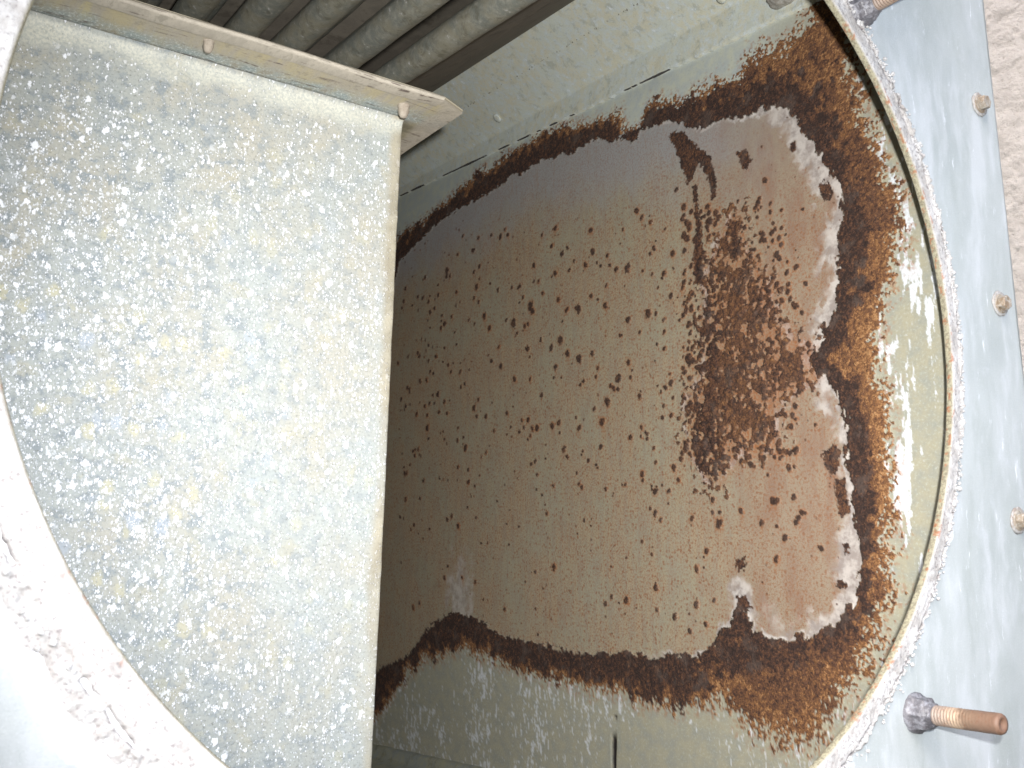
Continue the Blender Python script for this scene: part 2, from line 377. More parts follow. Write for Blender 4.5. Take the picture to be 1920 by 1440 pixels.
# ================================================================== the housing
housing = empty('equipment_housing', pan(0, -.6, 0))
tag(housing, 'weathered galvanised metal housing with a round opening and a rusted inner side wall', 'equipment housing')

# ---- side wall (the rusted one), perpendicular to the panel
W_AZ = PAN_AZ - 90
Wd = azdir(W_AZ)                                    # into the depth
Wn = np.array([-math.cos(math.radians(-W_AZ)), -math.sin(math.radians(-W_AZ)), 0.0])   # towards the inside
WQ = CAM + ray(1782, 700) * (np.linalg.norm(hit(1782, 700, C0, Npan) - CAM) + .055)
def wuv(px, py):
    q = hit(px, py, WQ, Wn) - WQ; return float(q @ Wd), float(q[2])
def wp(u, v, h=0): return WQ + Wd * u + Z * v + Wn * h
def wpoly(pts): return [wuv(*p) for p in pts]
def pxscale(px, py): return float(np.linalg.norm(hit(px, py, WQ, Wn) - CAM)) / F_PX

B_IN = [(640,640),(742,530),(750,490),(775,465),(800,440),(830,410),(880,383),(930,355),(960,330),(985,322),(1010,305),(1045,295),(1080,283),(1110,265),(1150,262),(1190,262),(1215,238),(1250,225),(1275,232),(1290,245),(1330,235),(1370,222),(1400,215),(1440,205),(1470,205),(1495,225),(1510,250),(1530,275),(1545,300),(1565,330),(1575,360),(1582,400),(1578,440),(1568,480),(1575,510),(1568,555),(1560,590),(1545,625),(1533,655),(1528,672),(1538,700),(1555,720),(1570,740),(1585,780),(1590,820),(1588,860),(1592,900),(1600,960),(1605,1000),(1612,1030),(1610,1070),(1605,1110),(1590,1150),(1570,1165),(1540,1180),(1510,1195),(1480,1200),(1440,1198),(1415,1180),(1405,1150),(1388,1130),(1372,1160),(1345,1195),(1325,1222),(1270,1230),(1200,1228),(1130,1225),(1090,1224),(1050,1215),(1000,1205),(960,1195),(930,1185),(905,1165),(880,1155),(850,1148),(825,1160),(800,1180),(780,1210),(760,1230),(735,1245),(705,1255),(620,1275)]
B_OUT = [(640,520),(742,455),(760,432),(790,420),(830,385),(860,360),(870,345),(905,320),(930,310),(950,290),(985,268),(1020,248),(1060,238),(1100,230),(1140,222),(1160,215),(1178,238),(1200,235),(1215,200),(1250,190),(1300,185),(1320,165),(1350,155),(1385,150),(1400,115),(1440,85),(1480,70),(1505,40),(1515,5),(1520,-40),(1620,-40),(1600,60),(1612,150),(1625,200),(1635,250),(1650,300),(1670,340),(1680,380),(1692,430),(1690,480),(1670,530),(1650,580),(1640,620),(1650,680),(1660,740),(1665,800),(1665,860),(1670,930),(1668,1000),(1675,1050),(1672,1110),(1660,1170),(1640,1220),(1620,1255),(1590,1290),(1560,1330),(1540,1370),(1520,1395),(1490,1390),(1450,1380),(1420,1360),(1400,1345),(1370,1330),(1320,1322),(1250,1322),(1200,1308),(1150,1295),(1100,1290),(1050,1275),(1000,1260),(950,1245),(900,1222),(870,1215),(840,1222),(800,1235),(770,1255),(745,1290),(725,1320),(700,1350),(620,1380)]
CLUST = [(1322,520),(1345,470),(1368,420),(1385,415),(1398,470),(1440,520),(1450,600),(1485,640),(1525,655),(1535,700),(1500,730),(1462,760),(1452,840),(1410,860),(1390,830),(1355,895),(1325,900),(1298,855),(1285,800),(1285,760),(1318,700),(1328,640),(1325,560)]
BLOBS = [([(1255,250),(1282,242),(1300,272),(1330,290),(1342,330),(1345,372),(1335,375),(1328,330),(1310,305),(1300,335),(1290,345),(1272,300)], 0),
         ([(1298,350),(1306,340),(1312,400),(1318,470),(1318,530),(1302,530),(1304,430)], 0),
         ([(1318,560),(1335,545),(1345,640),(1340,760),(1350,880),(1322,895),(1300,850),(1298,790),(1322,740),(1326,650)], 0),
         ([(1385,285),(1400,280),(1406,300),(1400,322),(1390,318)], .0), ([(1530,345),(1545,340),(1560,350),(1558,375),(1545,378)], .0),
         ([(1540,842),(1562,832),(1572,850),(1570,888),(1555,892),(1545,865)], .0), ([(1565,900),(1585,895),(1592,960),(1580,965),(1568,930)], 0),
         ([(1478,268),(1492,260),(1496,282),(1484,288)], 0), ([(1376,420),(1384,420),(1390,480),(1372,480)], 0),
         ([(1380,1052),(1398,1045),(1402,1062),(1385,1075)], .0), ([(1376,1110),(1398,1118),(1410,1140),(1395,1150),(1382,1140)], 0),
         ([(1580,1020),(1592,1015),(1594,1040),(1584,1042)], 0), ([(1565,1085),(1582,1082),(1588,1100),(1572,1108)], 0)]
PITS = []
def addp(ox, oy, s, L):
    for p in L: PITS.append((ox + p[0] / s, oy + p[1] / s, p[2] if len(p) > 2 else 3.6))
L_, X_ = 5.2, 7.4
addp(700,350,2.88,[(1425,130,L_),(1450,165,L_),(1498,190),(1518,330,L_),(985,225,L_),(1175,235,L_),(640,262),(690,270,L_),(728,260),(713,230),(540,345,L_),(1020,360,L_),(1185,350,L_),(985,468,L_),(1375,440,X_),(1320,445),(1575,465,L_),(400,455,L_),(400,480,L_),(280,490),(560,540,L_),(545,600),(850,640,X_),(862,670,L_),(1000,610,L_),(1048,665,L_),(1108,660,X_),(1178,590,L_),(1255,640,L_),(1490,680,X_),(1380,720,L_),(760,735,X_),(720,720),(838,742),(600,700,L_),(385,740,L_),(628,765,L_),(905,825),(1012,830,X_),(965,865,L_),(1050,900,L_),(1112,930,X_),(1185,900,L_),(1380,945,L_),(835,875,L_),(680,865),(690,970,L_),(640,940),(985,975,L_),(1325,1030,X_),(1300,1090,L_),(1265,1160,X_),(1440,1135,L_),(765,1040,L_),(850,1040),(350,1120,L_),(475,1080),(545,1195,L_),(1120,1070),(1237,1265,X_),(1115,1300,L_),(1005,1275,L_),(970,1290,L_),(885,1300,L_),(815,1300),(848,1345),(655,1320),(1195,1200),(1232,1405,L_),(1390,1355,L_),(1030,1415,L_),(425,700),(250,915),(340,915),(300,940),(405,965),(420,1000),(470,1000),(290,1045),(255,1050),(185,1085),(295,1300,L_),(175,1185),(280,1185),(305,1170),(385,1160),(575,430),(545,460),(790,540,L_),(915,575),(895,510),(750,545),(675,555),(965,320),(1050,330),(1145,420,L_),(1085,400),(1230,425),(1260,535),(1535,850),(1205,1025),(560,1240),(610,1240),(500,1410,L_),(175,550),(165,620),(270,600),(300,620),(450,570),(570,620)])
addp(1200,650,2.4,[(115,183,L_),(150,230),(72,520),(155,545,L_),(12,570,L_),(15,600),(175,600),(70,650,L_),(130,650,L_),(70,745,L_),(95,780),(330,690,L_),(395,675),(327,745),(360,745),(235,775,L_),(357,795,X_),(455,740,L_),(600,690,L_),(618,692,L_),(695,675,L_),(550,790,L_),(617,805),(655,855,L_),(730,745,L_),(745,748),(715,770,L_),(705,790,L_),(815,905,L_),(615,955,L_),(300,920,L_),(258,1000,L_),(55,935),(12,878),(70,1085),(255,1160,L_),(78,1182),(160,1215,L_),(228,1280),(298,1247),(700,265,L_),(690,305,L_),(680,475,L_),(500,530,L_),(545,495),(578,578),(695,540),(632,500)])
addp(650,1050,2.259,[(880,30,L_),(800,50),(545,92),(490,75),(415,75),(310,183),(283,200),(670,207),(1125,155),(1097,187,L_),(1185,170,L_),(1310,118,L_),(1315,210),(1392,237,L_),(1485,35,L_),(1482,187,L_),(1455,298),(1523,270),(1558,170)])
addp(1150,100,2.4,[(105,705),(130,740,L_),(170,758),(285,615,L_),(45,790),(15,970,L_),(65,970,L_),(232,990,L_),(270,900,L_),(185,870),(160,1170,X_),(68,1200,L_),(262,1090,L_),(685,572,L_),(320,690,L_),(315,745,L_),(425,690,L_),(440,750,L_),(345,790,L_),(330,830,L_),(430,830,L_),(355,1080,L_),(345,1100,L_)])
rr = random.Random(5)
for _ in range(330): PITS.append((rr.uniform(742, 1330), rr.uniform(400, 1190), rr.uniform(1.0, 2.4)))
for _ in range(110): PITS.append((rr.uniform(750, 1290), rr.uniform(440, 1000), rr.uniform(2.6, 4.2)))
for _ in range(60): PITS.append((rr.uniform(745, 880), rr.uniform(540, 1000), rr.uniform(1.8, 3.6)))
for _ in range(110): PITS.append((rr.gauss(1420, 42), rr.uniform(370, 600), rr.uniform(2.2, 5.5)))
for _ in range(190): PITS.append((rr.gauss(1395, 60), rr.uniform(560, 880), rr.uniform(2.2, 6.0)))
for _ in range(150): PITS.append((rr.uniform(1283, 1350), rr.uniform(380, 880), rr.uniform(2.4, 6.0)))
for _ in range(70): PITS.append((rr.uniform(1275, 1345), rr.uniform(400, 900), rr.uniform(2.2, 5.0)))
for _ in range(60): PITS.append((rr.uniform(1400, 1580), rr.uniform(240, 1150), rr.uniform(.8, 1.8)))

VTOP = wuv(640, 330)[1]; VBOT = wuv(640, 1425)[1]
def build_wall():
    u_near = float((C0 - WQ) @ Wd) + .006       # meets the back of the panel
    us = [wuv(x, 900)[0] for x in np.linspace(1780, 640, 640)]
    us = np.array(sorted(set(np.arange(u_near, min(us), .0009)) | set(us)))
    vt = VTOP; vb = VBOT
    vs = np.concatenate([np.linspace(vb, -.25, 110)[:-1], np.linspace(-.25, .46, 860), np.linspace(.46, vt, 100)[1:]])
    Ug, Vg = np.meshgrid(us, vs, indexing='ij')
    f32 = lambda a: a
    # smooth signed distances on a coarse lattice, then interpolated
    cu = np.linspace(us[0], us[-1], 520); cv = np.linspace(vb, vt, 420); cU, cV = np.meshgrid(cu, cv, indexing='ij')
    def up(A):
        fu = np.interp(us, cu, np.arange(len(cu))); fv = np.interp(vs, cv, np.arange(len(cv)))
        i = np.minimum(fu.astype(int), len(cu) - 2); j = np.minimum(fv.astype(int), len(cv) - 2); a = (fu - i)[:, None]; b = (fv - j)[None]
        return (A[i][:, j] * (1 - a) + A[i + 1][:, j] * a) * (1 - b) + (A[i][:, j + 1] * (1 - a) + A[i + 1][:, j + 1] * a) * b
    dB = up(sdf(cU, cV, wpoly(B_IN))); dC = up(sdf(cU, cV, wpoly(B_OUT))); dD = up(sdf(cU, cV, wpoly(CLUST)))
    n_s = fbm(Ug, Vg, .012, 3, 4) - .5; n_m = fbm(Ug, Vg, .03, 21, 4) - .5; n_f = fbm(Ug, Vg, .004, 31, 3, .7) - .5
    c1, r1 = cell(Ug, Vg, .0042, 5); c2, r2 = cell(Ug + .001 * n_f, Vg, .007, 8); c3, r3 = cell(Ug, Vg, .0024, 19)
    # place-dependent raggedness of the outer fringe
    px_r = sstep(.45, .02, Ug)                             # near end is bigger in the picture
    a_out = .012 + .016 * px_r * sstep(-.05, .28, np.abs(Vg - .02))
    out = dC + n_m * .02 + n_s * .014 + (r1 - .55) * a_out * .55 + (r3 - .55) * a_out * .9 + n_f * .006 + .002
    inn = -dB + n_s * .008 + n_f * .006 + (r2 - .5) * .006
    ring = np.minimum(sstep(-.0008, .0012, out), sstep(-.0006, .0008, inn))
    a = np.clip(dC, 0, None); b = np.clip(-dB, 0, None); t = a / (a + b + 1e-5)
    farm = sstep(.10, .30, Ug)[...]
    tone = 1 - sstep(.24 - .16 * farm, .56 - .18 * farm, t + n_m * 1.0 + n_s * 1.1 + (r2 - .5) * .3)
    tone = .06 + .60 * tone + .12 * farm * sstep(.45, .7, r1)
    # explicit bright ochre strip on the near edge
    dO = up(sdf(cU, cV, wpoly([(1655,555),(1620,585),(1600,615),(1604,680),(1620,740),(1634,840),(1642,930),(1650,1040),(1650,1120),(1690,1120),(1685,800),(1665,640)])))
    tone = np.maximum(tone, .74 * sstep(-.004, .006, dO + n_s * .008))
    # bottom right and lower fringe is ochre too
    dO2 = up(sdf(cU, cV, wpoly([(1395,1270),(1480,1225),(1580,1180),(1700,1150),(1640,1300),(1560,1420),(1420,1400),(1340,1330)])))
    tone = np.maximum(tone, .46 * sstep(-.016, .020, dO2 + n_m * .09 + n_s * .03))
    dO3 = up(sdf(cU, cV, wpoly([(1390,150),(1420,60),(1520,20),(1560,110),(1640,250),(1700,430),(1690,540),(1640,440),(1600,330),(1560,200),(1500,160),(1440,140)])))
    tone = np.maximum(tone, .42 * sstep(-.014, .018, dO3 + n_m * .09 + n_s * .03))
    # central cluster
    cl = sstep(.0, .004, np.minimum(dD, .018) + n_m * .036 + (r2 - .57) * .038 + (r1 - .55) * .030 + n_s * .014)
    rust = np.maximum(ring, cl * .97)
    tone = np.where(cl > ring, .22 + .55 * np.clip(n_s + .2, 0, 1) + .16 * (r1 - .5), tone)
    stain = np.clip(sstep(-.012, .006, dD + n_m * .03) * .65, 0, 1)
    height = ring * (.0006 + .0007 * (1 - c2) * sstep(0, .01, np.minimum(a, b + .006)) + .0007 * n_s + .0005 * (.5 - c3)) + cl * (.0012 * (1 - c2))
    for pts, _t in BLOBS:
        P = wpoly(pts); x0, y0 = np.min(P, 0) - .02; x1, y1 = np.max(P, 0) + .02
        i0, i1 = np.searchsorted(us, (x0, x1)); j0, j1 = np.searchsorted(vs, (y0, y1)); s = (slice(i0, i1), slice(j0, j1))
        d = sdf(Ug[s], Vg[s], P) + n_f[s] * .008 + n_s[s] * .008
        if (y1 - y0) > .165: d = np.minimum(d, .006) + (r2[s] - .5) * .016 + (r1[s] - .5) * .012 + n_s[s] * .01
        k = sstep(-.0004, .0008, d); rust[s] = np.maximum(rust[s], k); tone[s] = np.where(k > .4, .14 + .5 * np.clip(n_s[s] + .1, 0, 1), tone[s])
    fringe = np.zeros_like(rust)
    # pits with a run of stain below each
    prs = random.Random(9)
    for (px, py, rp) in PITS:
        if not (640 < px < 1620): continue
        u0, v0 = wuv(px, py); r = rp * pxscale(px, py) * 1.0
        i0, i1 = np.searchsorted(us, (u0 - 3.8 * r, u0 + 3.8 * r)); j0, j1 = np.searchsorted(vs, (v0 - 7 * r, v0 + 3.2 * r))
        if i1 - i0 < 1 or j1 - j0 < 1: continue
        s = (slice(i0, i1), slice(j0, j1)); du = (Ug[s] - u0) / (r * 1.22); dv = (Vg[s] - v0) / (r * prs.uniform(.95, 1.2))
        du = du + .25 * dv * prs.uniform(-1, 1)
        d = np.hypot(du, np.where(dv < 0, dv * .82, dv)) + n_f[s] * 1.1 + n_s[s] * .4
        k = sstep(1.12, .82, d) * (0.95 if rp > 2 else prs.uniform(.35, .9))
        if dB[min(i0, dB.shape[0] - 1), min(j0, dB.shape[1] - 1)] < -.004: continue
        rust[s] = np.maximum(rust[s], k); tone[s] = np.where(k > .3, np.minimum(tone[s], prs.uniform(.28, .62)), tone[s])
        amt = prs.uniform(.3, 1) if rp > 3 else prs.uniform(.1, .6)
        halo = sstep(2.0, .8, d) * amt
        tail = np.exp(-(du / .75) ** 2) * sstep(-6.2, -.3, dv) * (dv < 0) * amt * prs.choice((0, .4, .9))
        stain[s] = np.maximum(stain[s], np.maximum(halo, tail))
        height[s] = height[s] + .0008 * k * (1 if rp > 3 else .4)
    bare = sstep(-.0006, .0006, -inn)
    px_u = Ug
    # whitish fringe of lifted zinc inside the near edge
    uA = wuv(1440, 400)[0]
    fringe = .9 * sstep(.020, .002, dB + n_m * .05 + n_s * .02 + (r2 - .5) * .012) * sstep(uA + .02, uA - .03, Ug + n_m * .05)
    dN = np.minimum(np.abs(dD + .004), 9); fringe = np.maximum(fringe, .6 * sstep(.004, .001, np.abs(dD + .003 + n_s * .02)) * (r2 > .55))
    un, vn = wuv(1395, 1140); fringe = np.maximum(fringe, sstep(.022, .008, np.hypot(Ug - un, (Vg - vn) * .6) + n_s * .03) * (bare > .5))
    un, vn = wuv(862, 1115); fringe = np.maximum(fringe, .6 * sstep(.05, .015, np.hypot(Ug - un, (Vg - vn) * .8) + n_s * .06))
    fringe = np.maximum(fringe, 1.0 * sstep(.0055, .002, inn * -1 + n_f * .003) * sstep(.34, .48, fbm(Ug, Vg, .02, 141, 3)) * sstep(wuv(1180, 600)[0], wuv(1300, 600)[0], Ug))
    fringe = np.maximum(fringe, .75 * sstep(.004, .0015, np.abs(dD + n_m * .02 + .001)) * (1 - cl) * sstep(.5, .6, fbm(Ug * 3, Vg, .03, 142, 3)))
    fringe = fringe * bare
    stain = np.maximum(stain, (1 - bare) * .75 * sstep(-.012, .001, out) * sstep(.45, .62, r3 * .6 + (n_s + .5) * .4))
    red = sstep(wuv(1300, 600)[0], wuv(1500, 600)[0], Ug) * 0 + sstep(wuv(1330, 600)[0] + .06, wuv(1520, 600)[0], Ug + n_m * .08)
    # cool grey: top of the bare area, and all of the upper galvanised sheet
    topline = np.interp(us, sorted([wuv(x, 0)[0] for x in (760, 1600)]), [0, 0])
    vref = np.interp(us, *zip(*sorted([wuv(x, y) for x, y in ((742,470),(880,395),(1010,310),(1150,262),(1280,240),(1440,215),(1600,215))])))[:, None]
    cool = sstep(-.11, -.01, Vg - vref + n_m * .06) * np.where(bare > .5, .85, 1.0)
    cool = cool * np.where(bare > .5, 1, sstep(wuv(1560, 80)[0] - .02, wuv(1380, 80)[0], Ug + n_m * .05))
    # white runs and patches on the sheet outside the rust
    st = fbm(Ug * 4.2, Vg, .028, 77, 5, .62); outside = 1 - sstep(-.004, .002, dC + (r1 - .5) * .01)
    near = sstep(wuv(1560, 800)[0], wuv(1640, 800)[0], Ug)
    dW = up(sdf(cU, cV, wpoly([(1668,640),(1700,700),(1712,900),(1725,1060),(1715,1150),(1690,1130),(1672,1060),(1664,900),(1655,760),(1650,640)])))
    dW2 = up(sdf(cU, cV, wpoly([(1690,430),(1725,470),(1735,560),(1722,600),(1700,560),(1680,480)])))
    white = outside * near * sstep(.60, .66, st + n_f * .16 + (r3 - .5) * .05 + .085 * sstep(-.006, .01, dW + n_s * .01) + .07 * sstep(-.01, .008, dW2 + n_s * .01))
    low = sstep(wuv(1300, 1240)[1] + .0, wuv(1300, 1290)[1], Vg) * (1 - near)
    stl = fbm(Ug * 2.6, Vg * 1.0, .009, 91, 4, .75)
    fx = fbm(Ug, Vg, .06, 55, 3)
    white = np.maximum(white, outside * low * sstep(.62, .70, stl + (fx - .5) * .45) * .8)
    crack = np.zeros_like(rust)
    # torn vertical joint low on the sheet
    (ua, va), (ub, vb2) = wuv(1153, 1342), wuv(1150, 1470)
    line = ua + (ub - ua) * (Vg - va) / (vb2 - va) + n_s * .004
    wdt = .0042 + .004 * n_s
    crack = np.maximum(crack, sstep(wdt, wdt * .5, np.abs(Ug - line)) * (Vg < va) * sstep(.25, .45, fbm(Ug, Vg, .02, 66, 2)))
    height -= crack * .002
    height += .0006 * (fbm(Ug, Vg, .05, 41, 3) - .5) + .00018 * n_f
    Pm = WQ + Ug[..., None] * Wd + Vg[..., None] * Z + height[..., None] * Wn
    A1 = np.stack([rust, tone, bare], -1); A2 = np.stack([np.clip(white, 0, 1), np.clip(red, 0, 1), np.clip(stain, 0, 1) * (1 - .3 * ring)], -1)
    A3 = np.stack([crack, np.clip(cool, 0, 1), np.clip(fringe, 0, 1)], -1)
    o = mesh_grid('side_wall', Pm, WALLM, housing, attrs={'m1': A1, 'm2': A2, 'm3': A3}, uvm=np.stack([Ug, Vg, Ug * 0], -1))
    o['label'] = 'inner side wall of bare and galvanised steel ringed by thick brown rust'
    return u_near
U_NEAR = build_wall()
# the rest of the side wall, beyond what is rusted
def wline(p1, p2, x0, x1, h=0.0):
    """a straight line on the side wall through two sighted points, run out to other sight columns"""
    a = np.array(wuv(*p1)); b = np.array(wuv(*p2)); d = (b - a) / (b[0] - a[0])
    return [a + d * (u - a[0]) for u in (x0, x1)]
UF = wuv(640, 900)[0]                                   # far end of the wall mesh

# ---- the top rail fixed along the side wall: lapped strip, bend, sloping web
def rail():
    lapA = wline((750, 370), (1500, 20), UF, U_NEAR + .004)
    l2 = wline((800, 328), (1360, 22), UF, U_NEAR + .004)
    N = 420
    rows = []; f = []
    Bp = [CAM + ray(804, 167) * np.linalg.norm(hit(804, 167, WQ, Wn) - CAM) * .87, CAM + ray(1058, 0) * np.linalg.norm(hit(1058, 0, WQ, Wn) - CAM) * .87]
    bu = [float((p - WQ) @ Wd) for p in Bp]; s = np.linspace(0, 1, N)
    uu = UF + (U_NEAR + .004 - UF) * s
    def lin(a, b, u): return (a[1] + (b[1] - a[1]) * (u - a[0]) / (b[0] - a[0]))
    vA = np.array([lin(lapA[0], lapA[1], u) for u in uu]); vL = np.array([lin(l2[0], l2[1], u) for u in uu])
    Bw = np.array([Bp[0] + (Bp[1] - Bp[0]) * (u - bu[0]) / (bu[1] - bu[0]) for u in uu])
    jag = .0006 * (fbm(uu, uu * 0, .006, 4, 3) - .5) * 4
    prof = []
    A0 = np.array([wp(u, v + j, -.002) for u, v, j in zip(uu, vA, jag)]); A1 = np.array([wp(u, v + j, .0042) for u, v, j in zip(uu, vA, jag)])
    L = np.array([wp(u, v, .0045) for u, v in zip(uu, vL)])
    prof += [A0, A1]
    for t in np.linspace(.08, 1, 14): prof.append(A1 * (1 - t) + L * t)
    for t in np.linspace(.03, .97, 40):
        q = L * (1 - t) + Bw * t; q = q + Wn * (.0012 * math.exp(-((t - .52) / .02) ** 2)); prof.append(q)
    prof.append(Bw); back = np.array([-Wn * .012 + Z * .001]); prof.append(Bw + Z * .004 - Wn * .001); prof.append(Bw + Z * .004 - Wn * .02)
    V = np.array(prof)
    n = fbm(np.tile(uu, (len(V), 1)), np.cumsum(np.ones(V.shape[:2]) * .004, 0), .02, 12, 4) - .5
    V[2:-3] += (n[2:-3] * .0012)[..., None] * Wn
    o = mesh_grid('top_rail', V, BEAMM, housing)
    o['label'] = 'blue-grey galvanised rail along the top of the rusted wall'
    # weld bead dots along the middle of the web
    bm = bmesh.new()
    rs = random.Random(3)
    for k in range(150):
        t = rs.random(); i = int(t * (N - 1)); q = L[i] * .47 + Bw[i] * .53 + Wn * .0018 + Z * rs.gauss(0, .0006)
        bmesh.ops.create_icosphere(bm, subdivisions=1, radius=rs.uniform(.0005, .0012), matrix=Matrix.Translation(Vector(q - Wn * .0012)))
    o2 = from_bm('weld_bead', bm, TUBEM, housing, True); o2['kind'] = 'stuff'
    # dark joint filler showing in the torn places of the lap
    cr = M('black_joint_dirt', .9); cr.color(s2l((34, 30, 32)))
    cr.color(cr.ramp(cr.noise(cr.tc.outputs['Object'], 300, 3, .7), [(.35, s2l((30, 26, 28))), (.62, s2l((84, 80, 76)))]))
    bm = bmesh.new()
    for (xa, xb, wd) in ((755,770,1.6),(775,800,3.0),(835,870,1.3),(862,905,2.6),(905,918,1.5),(940,960,1.6),(975,1000,1.6),(1036,1050,2),(1190,1200,1.6),(1215,1256,2.4),(1012,1019,.5),(1074,1082,.5),(1176,1189,.8),(1205,1216,.7),(1256,1262,.7)):
        nseg = max(4, int((xb - xa) / 4)); top = []; bot = []
        for k in range(nseg + 1):
            x = xa + (xb - xa) * k / nseg; y = 370 - .4667 * (x - 750) + 1.0; u, v = wuv(x, y); i = np.argmin(abs(uu - u)); v = vA[i] - .0004
            h = wd * pxscale(x, y) * (.35 + .65 * math.sin(math.pi * min(1, max(0, k / nseg)))) * rs.uniform(.6, 1.1)
            top.append(bm.verts.new(Vector(wp(u, v + h * .5, .0056)))); bot.append(bm.verts.new(Vector(wp(u, v - h * .6, .0030))))
        for k in range(nseg): bm.faces.new((top[k], top[k + 1], bot[k + 1], bot[k]))
    jg = from_bm('joint_gap', bm, cr.m, housing); jg['kind'] = 'stuff'
    # two round dimples pressed in the web, and the curl of wire near the opening
    for (px, py, rr_) in ((932, 222, 9), (1352, -2, 9)):
        q = hit(px, py, L[N // 2], np.cross(Bp[1] - Bp[0], L[N // 2] - Bw[N // 2]) / np.linalg.norm(np.cross(Bp[1] - Bp[0], L[N // 2] - Bw[N // 2])))
        q = CAM + (q - CAM) * .997
        nn = np.cross(Bp[1] - Bp[0], Bw[N // 2] - L[N // 2]); nn /= np.linalg.norm(nn); nn = nn if nn @ (CAM - q) > 0 else -nn
        r = rr_ * np.linalg.norm(q - CAM) / F_PX
        lathe('rivet_head', q - nn * .001, nn, [(0, r), (.0015, r * .98), (.0026, r * .7), (.003, r * .2)], BEAMM, housing, 20)
    return uu, vA, Bw, L
uuR, vAR, BwR, LR = rail()

# grey sealant lump where the rail meets the opening
def lump(name, P, r, mat, parent, seed=1, squash=(1, 1, 1), sub=4):
    bm = bmesh.new(); bmesh.ops.create_icosphere(bm, subdivisions=sub, radius=1.0); rs = np.random.default_rng(seed); ph = rs.random((6, 3)) * 6
    for v in bm.verts:
        c = v.co.copy(); k = 1
        for i in range(6): k += .07 * math.sin(c.x * (2 + i) + ph[i, 0]) * math.sin(c.y * (2.5 + i) + ph[i, 1]) * math.cos(c.z * (2 + i) + ph[i, 2])
        v.co = Vector((c.x * r * squash[0] * k, c.y * r * squash[1] * k, c.z * r * squash[2] * k)) + Vector(P)
    return from_bm(name, bm, mat, parent, True)
q = hit(1478, -2, WQ + Wn * .002, Wn); lump('sealant_lump', q, .014, SEALB, housing, 4, (1.3, 1.1, .55))

# ---- lower edge: sump flange along the foot of the side wall
def foot():
    a, b = wline((694, 1397), (869, 1436), UF, U_NEAR + .01)
    N = 160; uu = np.linspace(UF, U_NEAR + .01, N); V = []
    vv = a[1] + (b[1] - a[1]) * (uu - a[0]) / (b[0] - a[0])
    for (dh, dv) in ((-.004, .004), (.004, .003), (.007, 0), (.011, -.010), (.013, -.014), (.10, -.030), (.22, -.06)):
        V.append(np.array([wp(u, v + dv, dh) for u, v in zip(uu, vv)]))
    V = np.array(V); nn = fbm(np.tile(uu, (len(V), 1)), np.tile(np.arange(len(V))[:, None] * .01, (1, N)), .012, 9, 4) - .5
    V += (nn * .002)[..., None] * (Wn + Z)
    o = mesh_grid('sump_flange', V, SHEETM, housing); o['label'] = 'dull grey flange along the foot of the rusted wall'
foot()

# ---- closing sheets of the box (back, floor, ceiling, far left side)
far = UF; zt = C0[2] + .55; zb = C0[2] - .50
def wcorner(u, h, z): p = wp(u, 0, h); return np.array([p[0], p[1], z])
slab('back_sheet', [wcorner(far, -.01, zb), wcorner(far, 1.3, zb), wcorner(far, 1.3, zt), wcorner(far, -.01, zt)], Wd * .002, DARKM, housing)
slab('floor_sheet', [wcorner(far, 0, zb), wcorner(far, 1.3, zb), wcorner(U_NEAR, 1.3, zb), wcorner(U_NEAR, 0, zb)], -Z * .002, SHEETM, housing)
slab('ceiling_sheet', [wcorner(far, -.02, zt), wcorner(far, 1.3, zt), wcorner(U_NEAR, 1.3, zt), wcorner(U_NEAR, -.02, zt)], Z * .002, DARKM, housing)
slab('far_side_sheet', [wcorner(far, 1.3, zb), wcorner(U_NEAR, 1.3, zb), wcorner(U_NEAR, 1.3, zt), wcorner(far, 1.3, zt)], Wn * .002, SHEETM, housing)
vtop = VTOP + WQ[2]
slab('upper_side_sheet', [wcorner(far, -.004, vtop - .02), wcorner(U_NEAR, -.004, vtop - .02), wcorner(U_NEAR, -.004, zt), wcorner(far, -.004, zt)], -Wn * .002, DARKM, housing)
vbot = VBOT + WQ[2]
slab('lower_side_sheet', [wcorner(far, -.004, zb), wcorner(U_NEAR, -.004, zb), wcorner(U_NEAR, -.004, vbot + .02), wcorner(far, -.004, vbot + .02)], -Wn * .002, SHEETM, housing)

